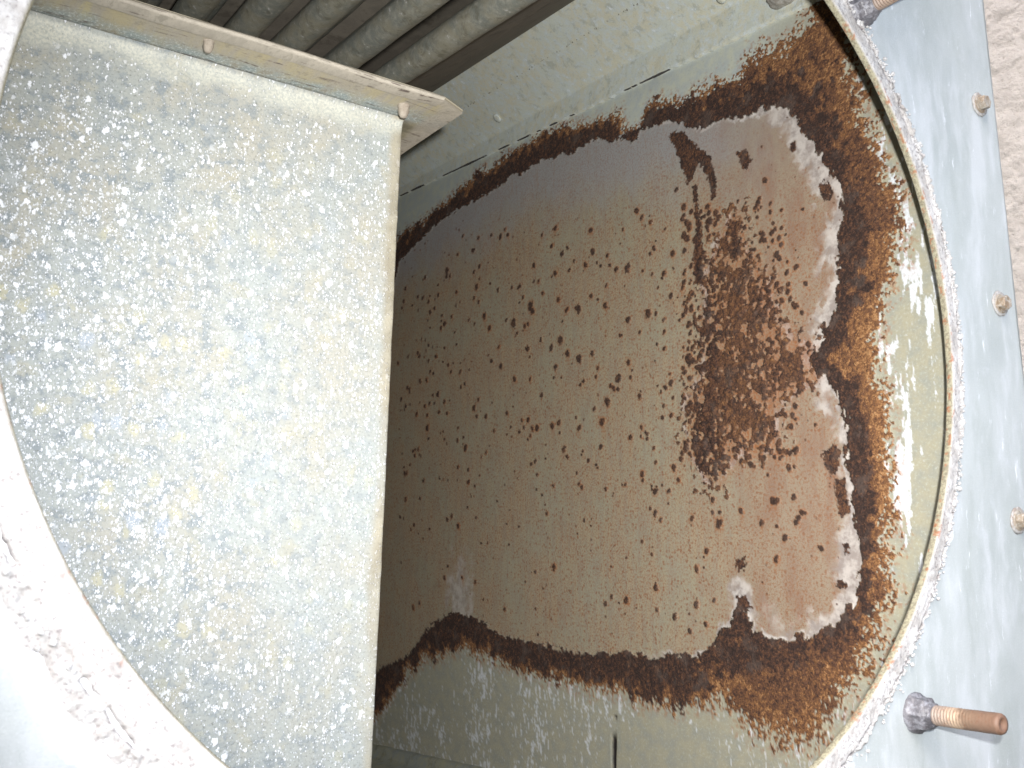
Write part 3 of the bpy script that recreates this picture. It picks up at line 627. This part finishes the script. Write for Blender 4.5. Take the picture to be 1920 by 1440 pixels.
# ---- front panel with the round hole
uE = [pan_uv(1842, 0), pan_uv(1922, 740)]
URIGHT = (uE[0][0] + uE[1][0]) / 2; LEAN = (uE[1][0] - uE[0][0]) / (uE[1][1] - uE[0][1]); V_M = (uE[0][1] + uE[1][1]) / 2
def panel():
    ULEFT, VT, VB = -.75, .52, -.62
    nA = 720; nR = 130
    th = np.linspace(0, 2 * math.pi, nA, endpoint=False)
    cs, sn = np.cos(th), np.sin(th)
    # distance from the centre to the panel's outline along each direction
    with np.errstate(divide='ignore'):
        tx = np.where(cs > 0, URIGHT / np.maximum(cs, 1e-9), ULEFT / np.minimum(cs, -1e-9)); ty = np.where(sn > 0, VT / np.maximum(sn, 1e-9), VB / np.minimum(sn, -1e-9))
    lim = np.minimum(tx, ty)
    k = np.linspace(0, 1, nR) ** 1.7
    Rr = (R0 + .003) + (lim - R0 - .003)[:, None] * k[None]
    U = Rr * cs[:, None]; V = Rr * sn[:, None]
    # snap the four nearest columns to the corners
    for cu_, cv_ in ((URIGHT, VT), (ULEFT, VT), (ULEFT, VB), (URIGHT, VB)):
        i = np.argmin(np.hypot(U[:, -1] - cu_, V[:, -1] - cv_)); U[i, -1] = cu_; V[i, -1] = cv_
    U = U + LEAN * (V - V_M) * sstep(R0 + .02, URIGHT, U)
    h = .0008 * (fbm(U, V, .09, 5, 3) - .5) * 2
    P = C0 + U[..., None] * Upan + V[..., None] * Z + h[..., None] * Npan
    salt = sstep(R0 + .040, R0 + .010, Rr + .02 * (fbm(U, V, .04, 8, 4) - .5) * 2)
    # thicker deposit low down, where it has run
    low = sstep(.02, -.18, V); side = sstep(-.10, .05, U)
    side = np.clip(U / np.maximum(Rr, 1e-6), -.15, 1)
    salt = sstep(R0 + .030 - .016 * side, R0 + .020 - .012 * side, Rr + .02 * (fbm(U, V, .04, 8, 4) - .5) * 2) * (.35 + .5 * low)
    salt = np.clip(salt + .7 * sstep(-.16, -.24, V) * sstep(.3, .1, U) * sstep(-.22, -.1, U) * sstep(R0 + .044, R0 + .022, Rr + .04 * (fbm(U, V, .03, 18, 4) - .5)), 0, 1)
    A = np.stack([salt, salt * 0, salt * 0], -1)
    o = mesh_grid('front_panel', P, PANM, housing, wrap=True, attrs={'m1': A}, uvm=np.stack([U, V, U * 0], -1))
    # returned edge on the right
    N = 240; v = np.linspace(VB, VT, N); prof = []
    for (du, dh) in ((-.0005, 0.0004), (.0008, .0002), (.0016, -.001), (.0018, -.004), (.0018, -.03)):
        jj = .0008 * (fbm(v, v * 0 + du, .006, 3, 3) - .5)
        prof.append(np.array([pan(URIGHT + LEAN * (vv - V_M) + du + j, vv, dh) for vv, j in zip(v, jj)]))
    o2 = mesh_grid('panel_return', np.array(prof), PANM, housing, uvm=np.tile(np.stack([v * 0, v, v * 0], -1)[None], (5, 1, 1)), attrs={'m1': np.full((5, N, 3), .15)})
    # outer side of the housing behind the returned edge
    slab('outer_side_sheet', [pan(URIGHT + LEAN * (z - V_M), z, d) for z, d in ((VB, -.03), (VT, -.03), (VT, -.9), (VB, -.9))], -Upan * .002, BEAMM, housing)
panel()

# ---- the rim: flat crusted ring with a torn joint round it and lumpy salt outside
def rim():
    nA = 2400; th = np.linspace(0, 2 * math.pi, nA, endpoint=False)
    prof = [(.0008, -.0028), (0.0, -.0022), (-.0001, -.0015), (0, -.0006), (.0003, .0012), (.001, .0022)] + [(x, .0026) for x in np.linspace(.002, .0145, 14)]
    prof += [(x, None) for x in np.linspace(.0152, .032, 24)]
    r = np.array([p[0] for p in prof]); J = len(prof)
    T = np.tile(th[:, None], (1, J)); Rr = R0 + np.tile(r[None], (nA, 1)) * (1 - .42 * np.clip(np.cos(th), 0, 1))[:, None]
    s = T * R0
    n1 = fbm(s, Rr, .010, 14, 4) - .5; n2 = fbm(s, Rr * 1.0, .0035, 24, 3, .7) - .5; n3 = fbm(s, Rr * 0, .03, 34, 4)
    H = np.zeros((nA, J)); wob = (fbm(th * R0, th * 0, .02, 44, 3) - .5)[:, None]
    up = np.cos(T - math.radians(20))                       # crust is heaviest on the upper right
    for j, (x, h) in enumerate(prof):
        if h is not None: H[:, j] = h + (n1[:, j] * .0010 + n2[:, j] * .0010) * (1 if x > .001 else .25)
        else:
            g = np.exp(-((x - .0168 - wob[:, 0] * .004) / .0009) ** 2)
            sd = np.clip(np.cos(th), 0, 1) * (1 - .45 * np.clip(np.sin(th), 0, 1)); fall = sstep(.031 - .010 * sd, .019 - .002 * sd, np.full(nA, x) + n1[:, j] * .012)
            crust = fall * (.0016 + np.clip(up[:, j], 0, 1) * .0022) * (1 + n2[:, j] * 2.2 + n1[:, j] * 1.6)
            H[:, j] = np.where(True, crust - g * .003 * (n3[:, j] > .38), 0) - (1 - fall) * .0012
    P = C0 + (Rr * np.cos(T))[..., None] * Upan + (Rr * np.sin(T))[..., None] * Z + H[..., None] * Npan
    X = np.tile(r[None], (nA, 1))
    groove = np.exp(-((X - .0168 - wob * .004) / .0010) ** 2) * sstep(.36, .46, n3)
    blot = sstep(.56, .66, fbm(s, Rr * 1.5, .009, 64, 5, .7)) * sstep(.0015, .003, X) * sstep(.010, .006, X) * .8
    blot *= .30 * sstep(.4, -.2, np.cos(T))                       # dirty flecks on the left of the ring
    lip = sstep(.0014, .0004, X) * .9
    sp = sstep(.60, .68, fbm(s, H * 3 + Rr, .0045, 74, 4, .7)) * sstep(.0050, .001, X) * sstep(.45, .6, fbm(s, X * 0, .05, 75, 2))
    A = np.stack([np.clip(groove + blot, 0, 1), lip, np.clip(sp, 0, 1) * .8], -1)
    o = mesh_grid('opening_rim', P, RIMM, housing, wrap=True, attrs={'m1': A}); o['label'] = 'round opening rim crusted with white salt'
    # loose white grains caked on the outside of the ring
    bm = bmesh.new(); rs = random.Random(2)
    for _ in range(2600):
        t = rs.uniform(0, 2 * math.pi); wgt = .25 + .75 * max(0, math.cos(t - math.radians(22))) ** 2
        if rs.random() > wgt: continue
        x = (abs(rs.gauss(0, .006 - .0035 * max(0, math.cos(t)) * (1 - .6 * max(0, math.sin(t))))) + .017) * (1 - .42 * max(0, math.cos(t))); rad = rs.uniform(.0004, .0013) * (1.2 if x < .024 else .8)
        q = pan((R0 + x) * math.cos(t), (R0 + x) * math.sin(t), .0012 + rs.uniform(0, .0022) * (x < .024) - .0008 * (x > .027))
        mt = Matrix.Translation(Vector(q)) @ Matrix.Rotation(rs.uniform(0, 6), 4, 'X') @ Matrix.Diagonal((rs.uniform(.7, 1.4), rs.uniform(.7, 1.4), 1, 1))
        bmesh.ops.create_icosphere(bm, subdivisions=1, radius=rad, matrix=mt)
    g = M('white_salt', .8); gn = g.noise(g.tc.outputs['Object'], 900, 3, .6); g.color(g.mix(g.mr(gn, .35, .65), s2l((152, 150, 147)), s2l((188, 187, 188))))
    o = from_bm('salt_grains', bm, g.m, housing); o['kind'] = 'stuff'; o['label'] = 'loose white salt grains caked outside the rim'
rim()

# ---- hexagon bolts down the right edge
def bolt(px, py, rot):
    u, v = pan_uv(px, py); b = .0006
    x, y, a = frame(Npan)
    P = pan(u, v, b)
    rr_ = .0075
    o = lathe('hex_bolt', P, Npan, [(0, rr_), (.0007, rr_ * 1.0), (.0013, rr_ * .86)], BOLTM, housing, 28, False)
    # hexagon head with chamfered top
    bm = bmesh.new(); rings = []
    for (h, r) in ((.0013, .0057), (.0056, .0057), (.0064, .0051), (.0062, .0034), (.0060, .002)):
        row = []
        for k in range(6):
            an = math.pi / 3 * k + rot; row.append(bm.verts.new(Vector(P + a * h + (x * math.cos(an) + y * math.sin(an)) * r)))
        rings.append(row)
    for i in range(4):
        for k in range(6): bm.faces.new((rings[i][k], rings[i][(k + 1) % 6], rings[i + 1][(k + 1) % 6], rings[i + 1][k]))
    bm.faces.new(rings[-1])
    bmesh.ops.bevel(bm, geom=[e for e in bm.edges if e.is_manifold], offset=.0003, segments=1, affect='EDGES')
    from_bm('bolt_head', bm, BOLTM, o)
    g = .0088
    lathe('sealant_ring', P - Npan * .0003, Npan, [(0, g * 1.12), (.0006, g * 1.05), (.0008, g * .9)], RIMW, o, 28, True, jitter=.06)
RIMW = galv('thin_pale_sealant', (160, 158, 156), (140, 128, 118), (176, 174, 172), .6, 3)
for px, py, rt in ((1836, 196, .2), (1874, 570, .55), (1908, 976, .1)): bolt(px, py, rt)

# ---- threaded studs with sealed nuts
def stud(px, py, length, direction, seed, collar=1.0):
    u, v = pan_uv(px, py); P = pan(u, v, .001); a = np.array(direction); a /= np.linalg.norm(a); x, y, a = frame(a)
    R = .0062; pitch = .0021; nS = 40; nL = int(length / pitch * 10); Hh = np.linspace(0, length, nL); an = np.linspace(0, 2 * math.pi, nS, endpoint=False)
    V = np.zeros((nS, nL + 3, 3)); ph = (Hh[None] / pitch - an[:, None] / (2 * math.pi)) % 1
    wear = sstep(.75, .35, Hh / length)[None] * .75 + .1
    rad = R - .0009 * (np.abs(ph * 2 - 1)) * wear + .0003 * (fbm(np.tile(an[:, None] * R, (1, nL)), np.tile(Hh[None], (nS, 1)), .004, seed, 3) - .5)
    rad = rad * (1 - .12 * sstep(length - .0016, length, Hh))[None]
    V[:, :nL] = P + Hh[None, :, None] * a + rad[..., None] * (np.cos(an)[:, None, None] * x + np.sin(an)[:, None, None] * y)
    for k, (f, dh) in enumerate(((.62, .0001), (.45, -.0010), (.02, -.0014))):
        V[:, nL + k] = P + (length + dh) * a + R * .88 * f * (np.cos(an)[:, None] * x + np.sin(an)[:, None] * y)
    fl_ = np.zeros(V.shape); fl_[..., 0] = np.r_[Hh / length, 1, 1, 1][None]
    o = mesh_grid('threaded_stud', V, RODM, housing, wrap=True, uvm=fl_)
    # nut under a skin of sealant, with a washer lip
    rn = .0102 * collar
    V2 = []; prof = [(-.001, 1.22), (.0016, 1.20), (.0024, 1.05), (.004, 1.0), (.0080, 1.0), (.0092, .93), (.0098, .75), (.0125, .70), (.0135, .64), (.0137, .5)]
    ns = 96; rsn = np.random.default_rng(seed)
    for (h, r) in prof:
        row = []
        for k in range(ns):
            t = 2 * math.pi * k / ns; hexr = 1 / max(.866, math.cos((t % (math.pi / 3)) - math.pi / 6)) * .90
            hexr = hexr if .9 < r <= 1.06 else 1.0
            row.append(P + a * h + (x * math.cos(t) + y * math.sin(t)) * rn * r * hexr)
        V2.append(row)
    V2 = np.array(V2); ss = np.tile(np.arange(ns)[None] * .0007, (len(prof), 1)); hh = np.tile(np.arange(len(prof))[:, None] * .002, (1, ns))
    n = fbm(ss, hh, .004, seed + 5, 3) - .5; n[:, -6:] *= np.linspace(1, 0, 6); n[:, :6] *= np.linspace(0, 1, 6)
    c = V2.mean(1, keepdims=True); d = V2 - c; V2 = V2 + d / np.linalg.norm(d, axis=-1, keepdims=True) * (n * .0018)[..., None]
    V2 = np.transpose(V2, (1, 0, 2)); mesh_grid('sealed_nut', V2, SEALM, o, wrap=True)
    return o
o = stud(1716, 1336, .057, Npan + Z * .03, 5); o['label'] = 'rust-brown threaded stud low on the right'
o = stud(1612, 22, .060, Npan + Z * .0, 6, 1.0); o['label'] = 'threaded stud at the top, cut by the frame'

# ================================================================== baffle plate
BZ = azdir(55.0); BN = np.array([math.cos(math.radians(55)), -math.sin(math.radians(55)), 0.0])
BP = CAM + ray(752, 225) * .80
baffle = empty('baffle_plate', BP - Z * .7)
tag(baffle, 'pale speckled sheet-metal baffle plate standing inside the round opening on the left', 'baffle plate')
def buv(px, py): q = hit(px, py, BP, BN) - BP; return float(q @ BZ), float(q[2])
def build_baffle():
    e0 = buv(752, 225); e1 = buv(693, 1440); ul = -.62
    vs = -.95 * np.linspace(0, 1, 300) ** 1.8; us = np.linspace(0, 1, 260)
    edge = e0[0] + (e1[0] - e0[0]) * (vs / e1[1])
    c0 = buv(40, 20); slope = (c0[1] - 0) / (c0[0] - 0)     # the fold is a hair off level
    U = ul + (edge[None] - ul) * us[:, None]; V = np.tile(vs[None], (260, 1)) + slope * (U - 0) * (1 + vs / .95)[None]
    jag = .0008 * (fbm(vs, vs * 0, .01, 6, 3) - .5); U[-1] += jag
    h = .004 * (fbm(U, V, .25, 3, 2) - .5) + .0005 * (fbm(U, V, .02, 13, 3) - .5)
    # slight belly and a softly rolled right edge
    P = BP + U[..., None] * BZ + V[..., None] * Z + h[..., None] * BN
    er = []
    for (du, dh) in ((.0012, -.0004), (.0018, -.002), (.0010, -.0035), (-.02, -.0035)):
        er.append(P[-1] + BZ * du + BN * dh)
    P = np.concatenate([P, np.array(er)], 0); U2 = np.concatenate([U, np.tile(U[-1:], (4, 1))], 0); V2 = np.concatenate([V, np.tile(V[-1:], (4, 1))], 0)
    dright = edge[None] - U2; n = fbm(U2, V2, .06, 71, 4) - .5
    dens = .34 + .68 * sstep(.05, .28, dright + n * .12) * sstep(-.01, -.20, V2 - slope * U2 + n * .08)
    dens = dens * (1 - .75 * sstep(-.06, -.02, V2 - slope * U2 + n * .02))
    vlo = sstep(-.42, -.52, V2); dens = dens * (1 - .45 * vlo)
    cl = sstep(.55, .7, fbm(U2 * 2.4, V2, .05, 81, 4)); dens = np.clip(dens + .22 * cl * sstep(-.05, -.15, V2), 0, 1)
    grey = np.clip(.45 + .55 * sstep(.0, .22, dright + n * .1) + .4 * vlo, 0, 1) * sstep(.004, .02, dright + n * .01)
    edgem = sstep(.0105, .003, dright + n * .012) * sstep(.5, .3, fbm(U2 * 0, V2, .12, 15, 2) - .15) * .8
    dirt = np.clip(edgem, 0, 1)
    A = np.stack([dens, grey, dirt], -1)
    cv = V2 - slope * U2; A2 = np.stack([sstep(-.022, -.010, cv + n * .02) * sstep(.0, -.003, cv) , cv * 0, cv * 0], -1)
    # the top of the sheet rolls forward into the flange in a soft cove
    P = P + (np.exp(np.clip(cv, -1, 0) / .0035) * .005)[..., None] * BN
    o = mesh_grid('plate', P, BAFM, baffle, attrs={'m1': A, 'm2': A2}, uvm=np.stack([U2, V2, U2 * 0], -1)); return slope
SL = build_baffle()
# horizontal flange over the plate, seen from underneath
FN = Z - BZ * SL; FN = FN / np.linalg.norm(FN)
def fhit(px, py): return hit(px, py, BP + FN * .0008, FN)
def build_flange():
    fa = fhit(230, 0); fb = fhit(832, 186); fc = fhit(868, 212); fd = fhit(752, 290)
    front = (fb - fa) / np.linalg.norm(fb - fa)
    back = (fc - fd)                                         # right-hand edge line
    # coordinates: s along the front edge, t backwards
    perp = np.cross(FN, front); perp = perp if perp @ _F > 0 else -perp
    def st(p): return np.array([(p - fb) @ front, (p - fb) @ perp])
    C_ = st(fc); D_ = st(fd); sl = (D_[0] - C_[0]) / (D_[1] - C_[1]); depth = D_[1] + .03
    tt = np.concatenate([np.linspace(0, C_[1], 8), np.linspace(C_[1], depth, 90)[1:]])
    smax = np.where(tt < C_[1], C_[0] * tt / max(C_[1], 1e-6), C_[0] + sl * (tt - C_[1]))
    k = np.linspace(0, 1, 400); S = -.72 + (smax[None] + .72) * k[:, None]; T = np.tile(tt[None], (400, 1))
    h = -.0006 * (fbm(S, T, .03, 8, 3) - .5) * 2
    P = fb + S[..., None] * front + T[..., None] * perp + h[..., None] * FN
    crease = st(BP)[1]
    n = fbm(S, T, .015, 28, 4) - .5
    near = np.exp(-((T - crease + .008) / .010) ** 2); near = np.clip(near + n * .8 * (near > .1), 0, 1)
    hem = sstep(.008, .005, T + n * .004); behind = sstep(crease - .004, crease + .008, T + n * .01)
    endp = sstep(.022, .014, smax[None] - S + n * .01); A = np.stack([near, np.clip(np.maximum(hem, endp * .8), 0, 1), behind * (1 - endp)], -1)
    o = mesh_grid('top_flange', P, FLM, baffle, attrs={'m1': A}, uvm=np.stack([T, S, T * 0], -1))
    o['label'] = 'stained flange along the top of the baffle with a clipped right corner'
    # upper skin and the hem folded along the front edge
    V = []
    for (dt, dh) in ((.012, -.0012), (.0005, -.0014), (-.0012, -.0008), (-.0016, .0006), (-.0008, .0022), (.03, .0026)):
        V.append(np.array([fb + s * front + perp * dt + FN * (dh + .0005 * math.sin(s * 37 + dt)) for s in np.linspace(-.72, .0, 300)]))
    V = np.array(V); A = np.zeros((6, 300, 3)); A[..., 1] = 1
    mesh_grid('front_hem', V, FLM, baffle, attrs={'m1': A}, uvm=np.stack([np.tile(np.arange(6)[:, None] * .004, (1, 300)), np.tile(np.linspace(-.72, 0, 300)[None], (6, 1)), np.zeros((6, 300))], -1))
    pts = [fb - front * .72, fb, fc, fb + (C_[0] + sl * (depth - C_[1])) * front + depth * perp, fb - front * .72 + depth * perp]
    slab('top_skin', [p + FN * .0014 for p in pts], FN * .0012, FLM, baffle)
    return fb, front, perp, crease
fb, front, perp, crease = build_flange()
for i, (px, py, s) in enumerate(((391, 90, .92), (757, 210, 1.12))):    # caked screw tips hanging through the flange
    q = fhit(px, py - 12); r = .0037 * s
    o = lathe('screw_tip', q + FN * .001, -FN, [(a_ * s, r * b_) for a_, b_ in ((0, 1.35), (.0012, 1.12), (.003, 1), (.005, 1.03), (.0068, .9), (.0082, .8), (.0096, .55), (.0101, .2))], SOCK, baffle, 24, True, jitter=.06)
    o['label'] = 'caked screw tip ' + ('near the middle of the flange' if i == 0 else 'at the corner of the plate')

# ================================================================== coil of tubes overhead
def vpdir(px, py): return ray(px, py)
TD = vpdir(-190, 765); TU = azdir(PAN_AZ); TN = np.cross(TU, TD); TN /= np.linalg.norm(TN)
if TN[2] < 0: TN = -TN
T0 = CAM + ray(750, 155) * 1.0
coil = empty('tube_coil', T0); tag(coil, 'bank of dull grey zinc coil tubes running overhead behind the baffle', 'tube coil')
RT = .0132
edges = [(750, 155), (659, 128), (560, 98), (478, 69), (385, 33)]
pts = [hit(x, y, T0, TN) for x, y in edges]
step = np.mean([pts[i + 1] - pts[i] for i in range(4)], axis=0)
pts += [pts[-1] + step * k for k in (1, 2, 3, 4)]
side = np.cross(TN, TD); side /= np.linalg.norm(side); side = side if side @ step > 0 else -side
def tube(P, r, mat, name='tube'):
    N = 200; s = np.linspace(-.62, .75, N); an = np.linspace(0, 2 * math.pi, 28, endpoint=False)
    V = P + s[None, :, None] * TD + r * (np.cos(an)[:, None, None] * side + np.sin(an)[:, None, None] * TN)
    n = fbm(np.tile(an[:, None] * r, (1, N)), np.tile(s[None], (28, 1)) + P[0], .02, 9, 3) - .5
    V = V + (n * .0009)[..., None] * (np.cos(an)[:, None, None] * side + np.sin(an)[:, None, None] * TN)
    return mesh_grid(name, V, mat, coil, wrap=True)
for i, p in enumerate(pts):
    tube(p + side * RT, RT, TUBEM)
dn = float(np.linalg.norm(step))
for i, p in enumerate(pts):
    tube(p + side * (RT + dn * .5) + TN * .034, RT, TUBEM)
# spacer clip on the second tube
q = hit(733, 66, T0 - TN * .01, TN); lump('spacer_clip', q + TN * .006, .0052, TUBEM, coil, 8, (1, .8, 1.1), 2)
q2 = hit(726, 76, T0 - TN * .004, TN); lump('spacer_clip', q2 + TN * .01, .006, DARKM, coil, 3, (1.2, .7, .8), 2)
# flat grey support sheet between the coil and the rail, and sheet above the tubes
a = pts[0] - side * .004 + TN * .012
slab('support_sheet', [a - TD * .65, a + TD * .75, BwR[0] + Z * .008 - Wn * .02, BwR[-1] + Z * .008 - Wn * .02], Z * .002, DARKM, coil)
b_ = pts[0] + TN * .055
slab('cover_sheet', [b_ - TD * .65, b_ + TD * .75, b_ + TD * .75 + side * .8, b_ - TD * .65 + side * .8], TN * .002, DARKM, coil)

# ================================================================== stucco wall outside, to the right
def stucco():
    P0 = CAM + ray(1890, 500) * 1.15; n = azdir(25 + 180); t = np.array([n[1], -n[0], 0]); t = t if t[0] > 0 else -t
    N1, N2 = 420, 900; U, V = np.meshgrid(np.linspace(-.18, .42, N1), np.linspace(-.95, 1.1, N2), indexing='ij')
    a = U * .8 + V * .55; b = -U * .55 + V * .8
    hgt = .008 * (fbm(a, b * 1.5, .011, 5, 5, .65)) + .002 * np.abs(fbm(a, b, .006, 15, 3) - .5)
    P = P0 + U[..., None] * t + V[..., None] * Z + hgt[..., None] * n
    root = mesh_grid('stucco_wall', P, STUCM); tag(root, 'rough beige stucco wall behind the housing at the right edge', 'wall')
stucco()
scene.render.engine = 'CYCLES'
